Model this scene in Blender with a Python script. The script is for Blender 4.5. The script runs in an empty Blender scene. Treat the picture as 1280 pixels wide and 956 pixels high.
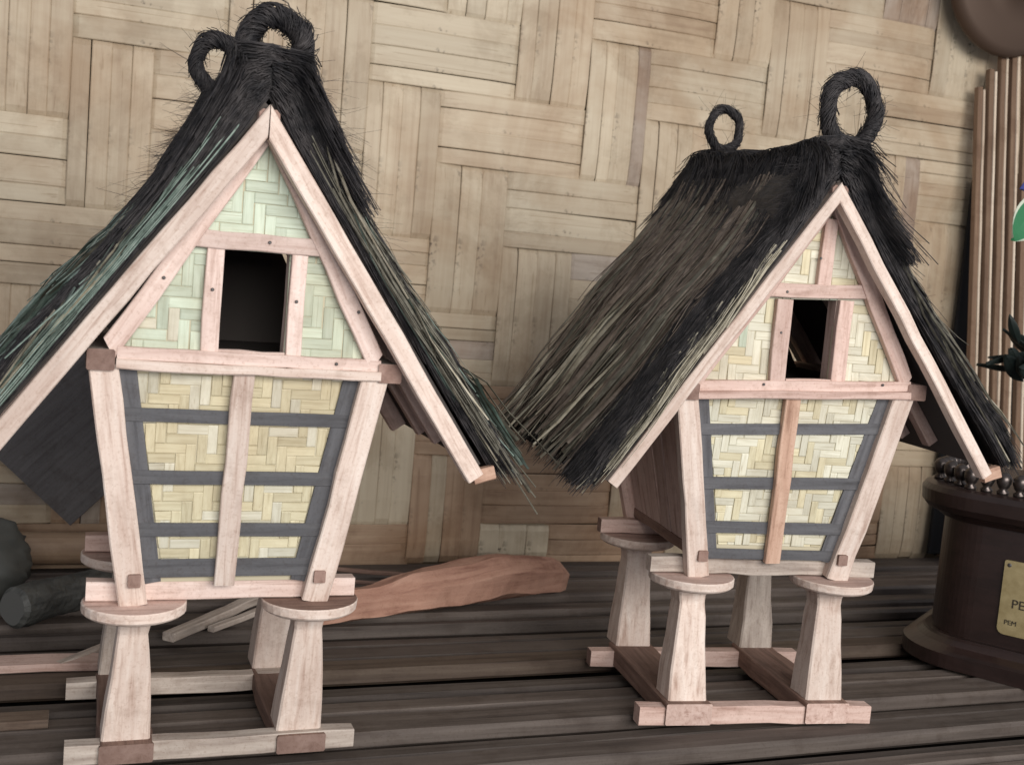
import bpy, math, random
import numpy as np
from mathutils import Vector, Matrix, noise

random.seed(7)
RNG = np.random.default_rng(7)
S = 0.01                      # geometry below is written in centimetres
scene = bpy.context.scene
COL = scene.collection

# ------------------------------------------------------------------ camera
CAM_POS = (-56.57, -118.63, 53.55)
CAM_YAW, CAM_PITCH, CAM_ROLL = 21.15, -5.42, 4.88
cd = bpy.data.cameras.new('camera')
cd.sensor_width = 36.0
cd.lens = 1421.26 / 1280 * 36.0
cd.clip_start = 0.02
cd.clip_end = 60
cam = bpy.data.objects.new('camera', cd)
COL.objects.link(cam)
_y, _p, _r = (math.radians(a) for a in (CAM_YAW, CAM_PITCH, CAM_ROLL))
_f = Vector((math.sin(_y) * math.cos(_p), math.cos(_y) * math.cos(_p), math.sin(_p)))
_rt = Vector((math.cos(_y), -math.sin(_y), 0))
_up = _rt.cross(_f)
_rt2 = _rt * math.cos(_r) + _up * math.sin(_r)
_up2 = -_rt * math.sin(_r) + _up * math.cos(_r)
cam.matrix_world = Matrix((
    (_rt2.x, _up2.x, -_f.x, CAM_POS[0] * S),
    (_rt2.y, _up2.y, -_f.y, CAM_POS[1] * S),
    (_rt2.z, _up2.z, -_f.z, CAM_POS[2] * S),
    (0, 0, 0, 1)))
scene.camera = cam
cd.dof.use_dof = True
cd.dof.focus_distance = 1.38
cd.dof.aperture_fstop = 10.0

# ------------------------------------------------------------------ light (shaded porch, open towards the viewer)
world = bpy.data.worlds.new('World')
scene.world = world
world.use_nodes = True
bg = world.node_tree.nodes['Background']
bg.inputs['Color'].default_value = (0.90, 0.93, 1.0, 1)
bg.inputs['Strength'].default_value = 0.40


def area_light(name, loc, target, sx, sy, power, color):
    ld = bpy.data.lights.new(name, 'AREA')
    ld.shape = 'RECTANGLE'
    ld.size, ld.size_y = sx, sy
    ld.energy = power
    ld.color = color
    o = bpy.data.objects.new(name, ld)
    COL.objects.link(o)
    o.location = loc
    d = Vector(target) - Vector(loc)
    o.rotation_euler = d.to_track_quat('-Z', 'Y').to_euler()
    return o


area_light('porch_opening_light', (0.30, -2.9, 1.25), (0.1, 0.3, 0.55), 2.7, 1.2, 124, (1.0, 0.96, 0.91))

scene.view_settings.view_transform = 'Standard'
scene.view_settings.look = 'None'
scene.view_settings.exposure = 0.0
scene.view_settings.gamma = 1.0
scene.render.engine = 'CYCLES'

# ------------------------------------------------------------------ helpers: objects


def tag(o, label=None, cat=None, group=None, kind=None):
    if label: o['label'] = label
    if cat: o['category'] = cat
    if group: o['group'] = group
    if kind: o['kind'] = kind
    return o


def empty(name, loc=(0, 0, 0), rz=0.0):
    o = bpy.data.objects.new(name, None)
    o.empty_display_size = 0.05
    o.location = Vector(loc) * S
    o.rotation_euler = (0, 0, rz)
    COL.objects.link(o)
    return o


def mesh_obj(name, verts, faces, mat, parent=None, mw=None, fmat=None, smooth=False):
    me = bpy.data.meshes.new(name)
    me.from_pydata([tuple(Vector(v) * S) for v in verts], [], faces)
    mats = mat if isinstance(mat, (list, tuple)) else [mat]
    for m in mats: me.materials.append(m)
    if fmat is not None:
        me.polygons.foreach_set('material_index', fmat)
    if smooth:
        me.polygons.foreach_set('use_smooth', [True] * len(me.polygons))
    me.update()
    o = bpy.data.objects.new(name, me)
    COL.objects.link(o)
    if parent is not None: o.parent = parent
    if mw is not None: o.matrix_local = mw
    return o


def frame(p0, p1, up):
    p0, p1 = Vector(p0), Vector(p1)
    x = (p1 - p0).normalized()
    up = Vector(up)
    z = (up - x * up.dot(x)).normalized()
    y = z.cross(x)
    m = (p0 + p1) / 2 * S
    return Matrix(((x.x, y.x, z.x, m.x), (x.y, y.y, z.y, m.y), (x.z, y.z, z.z, m.z), (0, 0, 0, 1))), (p1 - p0).length


def beam_mesh(L, w, h, ch=0.12, seg=None, jit=0.05, w1=None, h1=None, cut0=0.0, cut1=0.0, bow=0.0):
    """chamfered rectangular bar along X, hand-cut wobble; end caps get material 1"""
    w1 = w if w1 is None else w1
    h1 = h if h1 is None else h1
    if seg is None: seg = max(3, int(L / 3.2))
    verts, faces, fm = [], [], []
    for i in range(seg + 1):
        t = i / seg
        ww, hh = (w + (w1 - w) * t) / 2, (h + (h1 - h) * t) / 2
        c = min(ch, ww * .45, hh * .45)
        oy, oz = random.gauss(0, jit), random.gauss(0, jit) + bow * math.sin(math.pi * t)
        sy = 1 + random.gauss(0, jit * .5)
        for (y, z) in ((ww, hh - c), (ww - c, hh), (-ww + c, hh), (-ww, hh - c), (-ww, -hh + c), (-ww + c, -hh), (ww - c, -hh), (ww, -hh + c)):
            x = (t - .5) * L
            if i == 0: x += cut0 * y
            if i == seg: x += cut1 * y
            verts.append((x, y * sy + oy, z * sy + oz))
    for i in range(seg):
        for k in range(8):
            a, b = i * 8 + k, i * 8 + (k + 1) % 8
            faces.append((a, b, b + 8, a + 8)); fm.append(0)
    faces.append(tuple(range(7, -1, -1))); fm.append(1)
    faces.append(tuple(seg * 8 + k for k in range(8))); fm.append(1)
    return verts, [tuple(reversed(f)) for f in faces], fm


def beam(name, p0, p1, w, h, up, mats, parent, **kw):
    """bar from p0 to p1; h measured along `up`, w across"""
    M, L = frame(p0, p1, up)
    v, f, fm = beam_mesh(L, w, h, **kw)
    if not isinstance(mats, (list, tuple)): mats = [mats, mats]
    return mesh_obj(name, v, f, mats, parent, M, fm)


def loft(rings, cap=True):
    """rings: list of equal-length loops of points"""
    n = len(rings[0])
    verts = [p for r in rings for p in r]
    faces = []
    for i in range(len(rings) - 1):
        for k in range(n):
            a, b = i * n + k, i * n + (k + 1) % n
            faces.append((a, b, b + n, a + n))
    if cap:
        faces.append(tuple(range(n - 1, -1, -1)))
        faces.append(tuple((len(rings) - 1) * n + k for k in range(n)))
    return verts, faces


def ring_circle(cx, cy, z, r, n=28, ry=None):
    ry = r if ry is None else ry
    return [(cx + r * math.cos(2 * math.pi * k / n), cy + ry * math.sin(2 * math.pi * k / n), z) for k in range(n)]


def ring_square(cx, cy, z, hx, hy, c):
    return [(cx + x, cy + y, z) for x, y in ((hx, -hy + c), (hx, hy - c), (hx - c, hy), (-hx + c, hy), (-hx, hy - c), (-hx, -hy + c), (-hx + c, -hy), (hx - c, -hy))]


def strands_mesh(name, P, R, mat, parent=None, taper=True):
    """P (N,K,3) cm centre lines, R (N,) radii cm -> triangular fibres in one mesh"""
    P = np.asarray(P, float); N, K, _ = P.shape
    T = np.gradient(P, axis=1)
    T /= np.linalg.norm(T, axis=2, keepdims=True) + 1e-9
    rv = RNG.normal(size=(N, 1, 3))
    A = np.cross(T, rv); A /= np.linalg.norm(A, axis=2, keepdims=True) + 1e-9
    B = np.cross(T, A)
    tp = np.linspace(1, .45, K) if taper else np.ones(K)
    rad = np.asarray(R).reshape(N, 1, 1) * tp.reshape(1, K, 1)
    V = np.stack([P + rad * (A * math.cos(a) + B * math.sin(a)) for a in (0, 2.094, 4.189)], axis=2)  # N,K,3,3
    V = (V.reshape(-1, 3) * S).astype(np.float32)
    base = (np.arange(N) * K * 3).reshape(N, 1, 1)
    kk = (np.arange(K - 1) * 3).reshape(1, K - 1, 1)
    c = np.arange(3).reshape(1, 1, 3); c2 = (c + 1) % 3
    F = np.stack([base + kk + c, base + kk + c2, base + kk + 3 + c2, base + kk + 3 + c], axis=-1).reshape(-1, 4)
    me = bpy.data.meshes.new(name)
    me.vertices.add(len(V)); me.vertices.foreach_set('co', V.ravel())
    nf = len(F)
    me.loops.add(nf * 4); me.loops.foreach_set('vertex_index', F.astype(np.int32).ravel())
    me.polygons.add(nf)
    me.polygons.foreach_set('loop_start', np.arange(0, nf * 4, 4, dtype=np.int32))
    me.polygons.foreach_set('loop_total', np.full(nf, 4, dtype=np.int32))
    me.polygons.foreach_set('use_smooth', np.ones(nf, dtype=bool))
    me.materials.append(mat)
    me.update(calc_edges=True)
    o = bpy.data.objects.new(name, me); COL.objects.link(o)
    if parent is not None: o.parent = parent
    return o


def clip_poly(sub, clip):
    """convex clip (both counter-clockwise)"""
    out = list(sub)
    for i in range(len(clip)):
        a, b = clip[i], clip[(i + 1) % len(clip)]
        inp, out = out, []
        if not inp: break
        def side(p): return (b[0] - a[0]) * (p[1] - a[1]) - (b[1] - a[1]) * (p[0] - a[0])
        for k in range(len(inp)):
            p, q = inp[k - 1], inp[k]
            sp, sq = side(p), side(q)
            if (sp >= 0) != (sq >= 0):
                t = sp / (sp - sq)
                out.append((p[0] + (q[0] - p[0]) * t, p[1] + (q[1] - p[1]) * t))
            if sq >= 0: out.append(q)
    return out


def poly_area(p):
    return .5 * sum(p[i - 1][0] * p[i][1] - p[i][0] * p[i - 1][1] for i in range(len(p)))

# ------------------------------------------------------------------ helpers: materials


class NT:
    def __init__(self, name):
        self.m = bpy.data.materials.new(name); self.m.use_nodes = True
        self.t = self.m.node_tree
        self.b = self.t.nodes['Principled BSDF']

    def n(self, typ, **kw):
        nd = self.t.nodes.new(typ)
        for k, v in kw.items():
            if k in nd.inputs: nd.inputs[k].default_value = v
            else: setattr(nd, k, v)
        return nd

    def l(self, a, b): self.t.links.new(a, b)

    def coords(self, scale, rnd=30.0):
        tc = self.n('ShaderNodeTexCoord'); oi = self.n('ShaderNodeObjectInfo')
        mul = self.n('ShaderNodeVectorMath', operation='SCALE'); mul.inputs[3].default_value = rnd
        cmb = self.n('ShaderNodeCombineXYZ')
        self.l(oi.outputs['Random'], cmb.inputs[0]); self.l(oi.outputs['Random'], cmb.inputs[1]); self.l(oi.outputs['Random'], cmb.inputs[2])
        self.l(cmb.outputs[0], mul.inputs[0])
        mp = self.n('ShaderNodeMapping'); mp.inputs['Scale'].default_value = scale
        self.l(tc.outputs['Object'], mp.inputs['Vector'])
        add = self.n('ShaderNodeVectorMath', operation='ADD')
        self.l(mp.outputs[0], add.inputs[0]); self.l(mul.outputs[0], add.inputs[1])
        self.oi = oi; self.tc = tc
        return add.outputs[0]

    def noise(self, vec, scale, detail=4, rough=.6, dist=0.0):
        nd = self.n('ShaderNodeTexNoise'); nd.inputs['Scale'].default_value = scale
        nd.inputs['Detail'].default_value = detail; nd.inputs['Roughness'].default_value = rough; nd.inputs['Distortion'].default_value = dist
        self.l(vec, nd.inputs['Vector']); return nd.outputs['Fac']

    def ramp(self, fac, stops):
        r = self.n('ShaderNodeValToRGB'); e = r.color_ramp.elements
        while len(e) < len(stops): e.new(.5)
        for el, (p, c) in zip(e, stops):
            el.position = p; el.color = (*c, 1) if len(c) == 3 else c
        self.l(fac, r.inputs[0]); return r.outputs[0]

    def mix(self, a, b, fac, typ='MIX'):
        m = self.n('ShaderNodeMix', data_type='RGBA', blend_type=typ)
        for s, v in ((m.inputs[0], fac), (m.inputs[6], a), (m.inputs[7], b)):
            if hasattr(v, 'links'): self.l(v, s)
            elif isinstance(v, tuple): s.default_value = (*v, 1) if len(v) == 3 else v
            else: s.default_value = v
        return m.outputs[2]

    def bump(self, h, strength, dist=0.002):
        bn = self.n('ShaderNodeBump'); bn.inputs['Strength'].default_value = strength; bn.inputs['Distance'].default_value = dist
        self.l(h, bn.inputs['Height']); self.l(bn.outputs[0], self.b.inputs['Normal'])

    def done(self, col, rough=.7, spec=.3):
        if hasattr(col, 'links'): self.l(col, self.b.inputs['Base Color'])
        else: self.b.inputs['Base Color'].default_value = (*col, 1)
        self.b.inputs['Roughness'].default_value = rough
        self.b.inputs['Specular IOR Level'].default_value = spec
        return self.m


def wood(name, light, mid, dark, along=(9, 130, 130), var=.35, stain=.35, rough=.75, spec=.25, bump=.35):
    """sawn wood, grain along the bar's own X axis; each bar gets its own tone"""
    k = NT(name)
    v = k.coords(along)
    g = k.noise(v, 1.0, 6, .65, .4)
    c = k.ramp(g, [(.28, dark), (.47, mid), (.70, light)])
    v2 = k.n('ShaderNodeMapping'); v2.inputs['Scale'].default_value = (.35, .12, .12)
    k.l(v, v2.inputs[0])
    bl = k.noise(v2.outputs[0], 2.2, 3, .6)
    st = k.ramp(bl, [(.45, (0, 0, 0)), (.72, (1, 1, 1))])
    ms = k.n('ShaderNodeMath', operation='MULTIPLY'); ms.inputs[1].default_value = stain
    k.l(st, ms.inputs[0])
    c = k.mix(c, dark, ms.outputs[0])
    tone = k.n('ShaderNodeMapRange'); tone.inputs[3].default_value = 1 - var; tone.inputs[4].default_value = 1 + var * .35
    k.l(k.oi.outputs['Random'], tone.inputs[0])
    cc = k.n('ShaderNodeCombineColor')
    for i in range(3): k.l(tone.outputs[0], cc.inputs[i])
    c = k.mix(c, cc.outputs[0], 1.0, 'MULTIPLY')
    sp = k.noise(k.tc.outputs['Object'], 330, 3, .7)
    c = k.mix(c, k.ramp(sp, [(.28, (.66, .58, .53)), (.46, (1, 1, 1))]), .6, 'MULTIPLY')
    bl2 = k.noise(k.tc.outputs['Object'], 28, 4, .65)
    c = k.mix(c, k.ramp(bl2, [(.32, (.62, .56, .52)), (.48, (1, 1, 1))]), .5, 'MULTIPLY')
    k.bump(g, bump, .0012)
    return k.done(c, rough, spec)


M_PALE = wood('pale_sawn_wood', (.78, .68, .615), (.69, .565, .495), (.43, .30, .245), var=.16, stain=.42)
M_PINK = wood('pinkish_sawn_wood', (.70, .54, .48), (.60, .435, .38), (.36, .225, .185), var=.22, stain=.35)
M_BLUSH = wood('blush_sawn_wood', (.75, .62, .565), (.66, .515, .46), (.41, .28, .235), var=.18, stain=.42)
M_GREYWOOD = wood('weathered_pale_wood', (.60, .53, .47), (.46, .39, .34), (.24, .19, .165), var=.2, stain=.5)
M_BROWNWOOD = wood('brown_wood', (.33, .215, .17), (.24, .15, .12), (.12, .075, .06), var=.3, stain=.4)
M_END = wood('end_grain_wood', (.34, .235, .20), (.27, .175, .145), (.18, .11, .09), along=(60, 60, 60), var=.3)
M_ORANGE = wood('orange_sawn_wood', (.62, .43, .33), (.52, .335, .25), (.32, .19, .135), var=.1, stain=.3)
M_SLATE = wood('slate_slat', (.135, .135, .145), (.105, .105, .114), (.065, .064, .07), var=.2, stain=.3, rough=.6)
M_TABLE = wood('dark_weathered_plank', (.175, .145, .128), (.115, .092, .080), (.048, .037, .033), along=(3.2, 70, 70), var=.5, stain=.5, rough=.62, spec=.35, bump=.6)
M_TABLE2 = wood('worn_brown_plank', (.19, .145, .11), (.125, .088, .066), (.05, .034, .028), along=(3.2, 70, 70), var=.4, stain=.5, rough=.62, spec=.35, bump=.6)
M_LOG = wood('reddish_split_log', (.54, .33, .25), (.44, .25, .185), (.24, .12, .088), along=(5, 60, 60), var=.1, stain=.4, bump=.8)
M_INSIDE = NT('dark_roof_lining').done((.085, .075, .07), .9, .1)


def bamboo(name, cols, along=(4, 110, 110), mould=.5, axis_var=.35, rough=.55, stains=0.0):
    """split bamboo: colour bands along the strip, node lines, freckles of mould with their own shape"""
    k = NT(name)
    v = k.coords(along)
    g = k.noise(v, 1.0, 5, .6, .2)
    c = k.ramp(g, [(.25, cols[2]), (.48, cols[1]), (.72, cols[0])])
    tone = k.n('ShaderNodeMapRange'); tone.inputs[3].default_value = 1 - axis_var; tone.inputs[4].default_value = 1.08
    k.l(k.oi.outputs['Random'], tone.inputs[0])
    cc = k.n('ShaderNodeCombineColor')
    for i in range(3): k.l(tone.outputs[0], cc.inputs[i])
    c = k.mix(c, cc.outputs[0], 1.0, 'MULTIPLY')
    # mould freckles
    tc = k.tc
    n1 = k.n('ShaderNodeTexNoise'); n1.inputs['Scale'].default_value = 120; n1.inputs['Detail'].default_value = 4
    k.l(tc.outputs['Object'], n1.inputs['Vector'])
    n2 = k.n('ShaderNodeTexNoise'); n2.inputs['Scale'].default_value = 7; n2.inputs['Detail'].default_value = 2
    k.l(tc.outputs['Object'], n2.inputs['Vector'])
    r1 = k.ramp(n1.outputs['Fac'], [(.54, (0, 0, 0)), (.62, (1, 1, 1))])
    r2 = k.ramp(n2.outputs['Fac'], [(.53, (0, 0, 0)), (.64, (1, 1, 1))])
    mm = k.n('ShaderNodeMath', operation='MULTIPLY'); k.l(r1, mm.inputs[0]); k.l(r2, mm.inputs[1])
    m2 = k.n('ShaderNodeMath', operation='MULTIPLY'); m2.inputs[1].default_value = mould; k.l(mm.outputs[0], m2.inputs[0])
    c = k.mix(c, (.07, .055, .045), m2.outputs[0])
    if stains:
        ge = k.n('ShaderNodeNewGeometry')
        b1 = k.noise(ge.outputs['Position'], 3.1, 5, .62, .6)
        f1 = k.n('ShaderNodeMath', operation='MULTIPLY'); f1.inputs[1].default_value = stains
        k.l(k.ramp(b1, [(.46, (0, 0, 0)), (.66, (1, 1, 1))]), f1.inputs[0])
        c = k.mix(c, (.62, .47, .36), f1.outputs[0], 'MULTIPLY')
        b2 = k.noise(ge.outputs['Position'], 9.0, 6, .7, .3)
        f2 = k.n('ShaderNodeMath', operation='MULTIPLY'); f2.inputs[1].default_value = stains * .6
        k.l(k.ramp(b2, [(.50, (0, 0, 0)), (.62, (1, 1, 1))]), f2.inputs[0])
        c = k.mix(c, (.60, .55, .50), f2.outputs[0], 'MULTIPLY')
        # drying splits along the strip
        v3 = k.n('ShaderNodeMapping'); v3.inputs['Scale'].default_value = (.5, 2.4, 2.4)
        k.l(v, v3.inputs[0])
        sp = k.noise(v3.outputs[0], 1.0, 2, .5)
        c = k.mix(c, k.ramp(sp, [(.29, (.6, .52, .44)), (.36, (1, 1, 1))]), .45, 'MULTIPLY')
    k.bump(g, .3, .001)
    return k.done(c, rough, .35)


M_WALL = [bamboo('wall_bamboo_straw', ((.585, .505, .38), (.545, .46, .34), (.485, .40, .29)), mould=.9, axis_var=.10, stains=.6),
          bamboo('wall_bamboo_tan', ((.56, .47, .345), (.515, .42, .305), (.445, .35, .25)), mould=.7, axis_var=.10, stains=.6),
          bamboo('wall_bamboo_grey', ((.48, .41, .345), (.42, .35, .29), (.32, .26, .21)), mould=.95, axis_var=.1, stains=.8),
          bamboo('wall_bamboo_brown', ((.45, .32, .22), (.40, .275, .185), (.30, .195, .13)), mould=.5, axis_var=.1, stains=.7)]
M_WEAVE_Y = bamboo('weave_yellow', ((.68, .63, .45), (.61, .555, .385), (.49, .43, .28)), along=(22, 300, 300), mould=.2, axis_var=.16, stains=.5)
M_WEAVE_G = bamboo('weave_green', ((.60, .675, .56), (.53, .605, .49), (.43, .48, .37)), along=(22, 300, 300), mould=.2, axis_var=.18, stains=.5)
M_WEAVE_C = bamboo('weave_cream', ((.69, .67, .56), (.62, .60, .485), (.50, .465, .355)), along=(22, 300, 300), mould=.2, axis_var=.18, stains=.5)
M_BACK = NT('weave_backing').done((.50, .45, .33), .9, .1)
M_GAP = NT('wall_backing').done((.11, .085, .06), .9, .1)
M_REED = [bamboo('reed_green', ((.31, .38, .335), (.20, .265, .23), (.085, .12, .10)), along=(90, 90, 90), mould=.2, axis_var=.5, rough=.5),
          bamboo('reed_olive', ((.285, .27, .215), (.185, .172, .135), (.075, .068, .053)), along=(90, 90, 90), mould=.2, axis_var=.5, rough=.55),
          bamboo('reed_brown', ((.27, .22, .18), (.18, .14, .112), (.075, .056, .046)), along=(90, 90, 90), mould=.2, axis_var=.5, rough=.6),
          bamboo('reed_straw', ((.55, .51, .41), (.42, .38, .29), (.22, .19, .13)), along=(90, 90, 90), mould=.2, axis_var=.35, rough=.6)]


def ijuk_mat():
    k = NT('black_palm_fibre')
    v = k.coords((60, 60, 60), 0)
    g = k.noise(v, 1, 3)
    c = k.ramp(g, [(.35, (.013, .0125, .015)), (.65, (.055, .049, .050))])
    return k.done(c, .62, .35)


M_IJUK = ijuk_mat()
M_CORE = NT('thatch_core').done((.016, .014, .014), .95, .05)
M_COREB = NT('brown_thatch_core').done((.030, .023, .020), .95, .05)
M_NAIL = NT('nail_head').done((.05, .045, .045), .45, .6)

# ------------------------------------------------------------------ the setting: plank table top
M_UNDER = NT('dark_under_shelf').done((.02, .017, .016), .9, .1)
table = tag(empty('table_top', (0, 0, 0)), kind='structure')
# (front edge y, back edge y, top height, material) - weathered boards lying side by side, slightly stepped
random.seed(21)
fixed = [-34, -22.5, -14.0, -6.9, -1.0, 3.5, 10.6, 17.0, 23.4, 29.0, 35.0, 41.5, 48.0, 55.0, 62.0, 71.0, 80.8]
high = {3: -.1, 5: -.02, 8: -.0, 11: -.25, 13: -.1}
PL = []
for i in range(len(fixed) - 1):
    a_, b_ = fixed[i], fixed[i + 1]
    c_ = b_ - a_
    if c_ > 6.2 and i % 4 != 1:
        k_ = a_ + c_ * random.uniform(.4, .65)
        PL.append((a_, k_ - random.uniform(.15, .5), high.get(i, random.uniform(-1.2, -.4)), 0))
        PL.append((k_, b_ - random.uniform(1.0, 1.7), random.uniform(-2.0, -1.1), 0))
    else:
        PL.append((a_, b_ - random.uniform(1.0, 1.8), high.get(i, random.uniform(-1.2, -.4)), 1 if i == 8 else 0))
for i, (a, b, zt, m) in enumerate(PL):
    x0, x1 = -110 - random.uniform(0, 12), 175 + random.uniform(0, 12)
    tilt = random.uniform(-.12, .12)
    o = beam('plank', (x0, (a + b) / 2, zt - 1.1), (x1, (a + b) / 2 + tilt, zt - 1.1), b - a, 2.2, (0, 0, 1), [M_TABLE2 if m else M_TABLE, M_END], table, ch=.5, seg=24, jit=.03)
mesh_obj('under_shelf', [(-125, -36, -7), (190, -36, -7), (190, 84, -7), (-125, 84, -7), (-125, -36, -8), (190, -36, -8), (190, 84, -8), (-125, 84, -8)],
         [(0, 1, 2, 3), (7, 6, 5, 4), (0, 4, 5, 1), (1, 5, 6, 2), (2, 6, 7, 3), (3, 7, 4, 0)], M_UNDER, table)

# ------------------------------------------------------------------ woven bamboo wall
WY = 81.0
wall = tag(empty('bamboo_wall', (30, WY, 0)), 'tall wall of wide split bamboo strips woven in bundles behind the barns', 'wall')
mesh_obj('backing', [(-150, 1.6, -12), (160, 1.6, -12), (160, 1.6, 165), (-150, 1.6, 165), (-150, 2.4, -12), (160, 2.4, -12), (160, 2.4, 165), (-150, 2.4, 165)],
         [(0, 1, 2, 3), (7, 6, 5, 4), (0, 4, 5, 1), (1, 5, 6, 2), (2, 6, 7, 3), (3, 7, 4, 0)], M_GAP, wall)
cols_x = {0: -11.0, 1: 2.5, 2: 16.6, 3: 30.8, 4: 43.6}
for i in range(5, 14): cols_x[i] = cols_x[i - 1] + random.uniform(12.6, 14.2)
for i in range(-1, -9, -1): cols_x[i] = cols_x[i + 1] - random.uniform(11.6, 12.6)
rows_z = {1: 85.2, 2: 72.3, 3: 58.4, 4: 45.4}
for j in range(5, 9): rows_z[j] = rows_z[j - 1] - random.uniform(12.6, 13.6)
for j in range(0, -6, -1): rows_z[j] = rows_z[j + 1] + random.uniform(12.6, 13.6)


def wall_strip(u0, u1, w0, w1, vertical, th, mat):
    """one flat bamboo strip that dives behind its neighbours at both ends"""
    prof = [(-.035, .95), (.03, .35), (.18, .02), (.5, 0), (.82, .02), (.97, .35), (1.035, .95)]
    verts = []
    tl = random.uniform(-.05, .05)
    lift = random.uniform(-.04, .03)
    j0, j1 = random.gauss(0, .07), random.gauss(0, .07)
    for (t, d) in prof:
        u = u0 + (u1 - u0) * t
        off = j0 + (j1 - j0) * t
        for (w, dd) in ((w0 + off, .10), (w0 + .16 + off, 0), (w1 - .16 + off, 0), (w1 + off, .10)):
            y = -.25 + d * 1.1 + dd + lift + tl * (w - (w0 + w1) / 2) / (w1 - w0)
            verts.append((w, y, u) if vertical else (u, y, w))
        for w in (w1 + off, w0 + off):
            y = -.25 + d * 1.1 + .38 + lift
            verts.append((w, y, u) if vertical else (u, y, w))
    n = 6
    faces = []
    for i in range(len(prof) - 1):
        for k in range(n):
            a, b = i * n + k, i * n + (k + 1) % n
            f = (a, b, b + n, a + n)
            faces.append(f if vertical else tuple(reversed(f)))
    c0, c1 = tuple(range(n - 1, -1, -1)), tuple((len(prof) - 1) * n + k for k in range(n))
    faces += [c0, c1]
    cu, cw = (u0 + u1) / 2, (w0 + w1) / 2
    # local X runs along the strip so that its grain follows it
    if vertical:
        M = Matrix(((0, 0, 1, (cw - 30) * S), (0, -1, 0, 0), (1, 0, 0, cu * S), (0, 0, 0, 1)))
        vv = [(p[2] - cu, -p[1], p[0] - cw) for p in verts]
    else:
        M = Matrix.Translation(((cu - 30) * S, 0, cw * S))
        vv = [(p[0] - cu, p[1], p[2] - cw) for p in verts]
    return mesh_obj('strip', vv, faces, mat, wall, M)


strip_jobs = []
for i in range(-7, 12):
    for j in range(-4, 9):
        if i not in cols_x or i + 1 not in cols_x: continue
        xa, xb = cols_x[i], cols_x[i + 1]
        if (j - i) % 4 == 1:      # vertical bundle over rows j, j+1
            if j + 2 not in rows_z and j + 1 not in rows_z: continue
            zt = rows_z.get(j); zb = rows_z.get(j + 2, rows_z.get(j + 1, 0) - 13)
            if zt is None: continue
            strip_jobs.append((max(zb, -1), zt, xa, xb, True))
        if (j - i) % 4 == 0 and i + 2 in cols_x:   # horizontal bundle over columns i, i+1 (row j)
            zt = rows_z.get(j); zb = rows_z.get(j + 1, (zt or 0) - 13)
            if zt is None: continue
            strip_jobs.append((xa, cols_x[i + 2], zb, zt, False))
for (u0, u1, w0, w1, vert) in strip_jobs:
    if u1 - u0 < 2 or (not vert and w1 < -6): continue
    # skip what lies well outside the view
    cxm, czm = ((w0 + w1) / 2, (u0 + u1) / 2) if vert else ((u0 + u1) / 2, (w0 + w1) / 2)
    if cxm < -92 or cxm > 160 or czm > 138 or czm < -3: continue
    r = random.random()
    n = random.choice((3, 4, 4, 5))
    cuts = [0] + sorted((k + random.uniform(-.18, .18)) / n for k in range(1, n)) + [1]
    brown_and_shade = max(0, min(.5, (58 - czm) / 60)) * (1 if -20 < cxm < 75 else .6)  # brown bamboo lower down, also painting the wall's fall into shade
    base = M_WALL[3] if random.random() < brown_and_shade else M_WALL[0] if r < .62 else M_WALL[1] if r < .95 else M_WALL[2]
    for k in range(n):
        a, b = w0 + (w1 - w0) * cuts[k], w0 + (w1 - w0) * cuts[k + 1]
        g = random.choice((-.04, -.03, -.03, -.02, .03))
        e0, e1 = random.uniform(-.35, .35), random.uniform(-.35, .35)
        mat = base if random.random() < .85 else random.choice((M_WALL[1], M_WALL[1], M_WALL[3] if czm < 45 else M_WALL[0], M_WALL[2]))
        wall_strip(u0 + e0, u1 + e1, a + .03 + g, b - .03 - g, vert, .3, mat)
# half-round bamboo rail along the foot of the wall
rings = []
for i in range(41):
    x = -150 + 88 * i / 40
    node = 1.0 + (.06 if i % 7 == 3 else 0)
    rings.append([(x, -3.1 + 2.4 * node * math.cos(a), 2.6 + 2.7 * node * math.sin(a)) for a in [2 * math.pi * k / 14 for k in range(14)]])
v, f = loft(rings)
mesh_obj('foot_rail', v, [tuple(reversed(q)) for q in f], M_WALL[3], wall, smooth=True)

# ------------------------------------------------------------------ the miniature rice barns


def sstep(a, b, x):
    t = min(1, max(0, (x - a) / (b - a)))
    return t * t * (3 - 2 * t)


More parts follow.
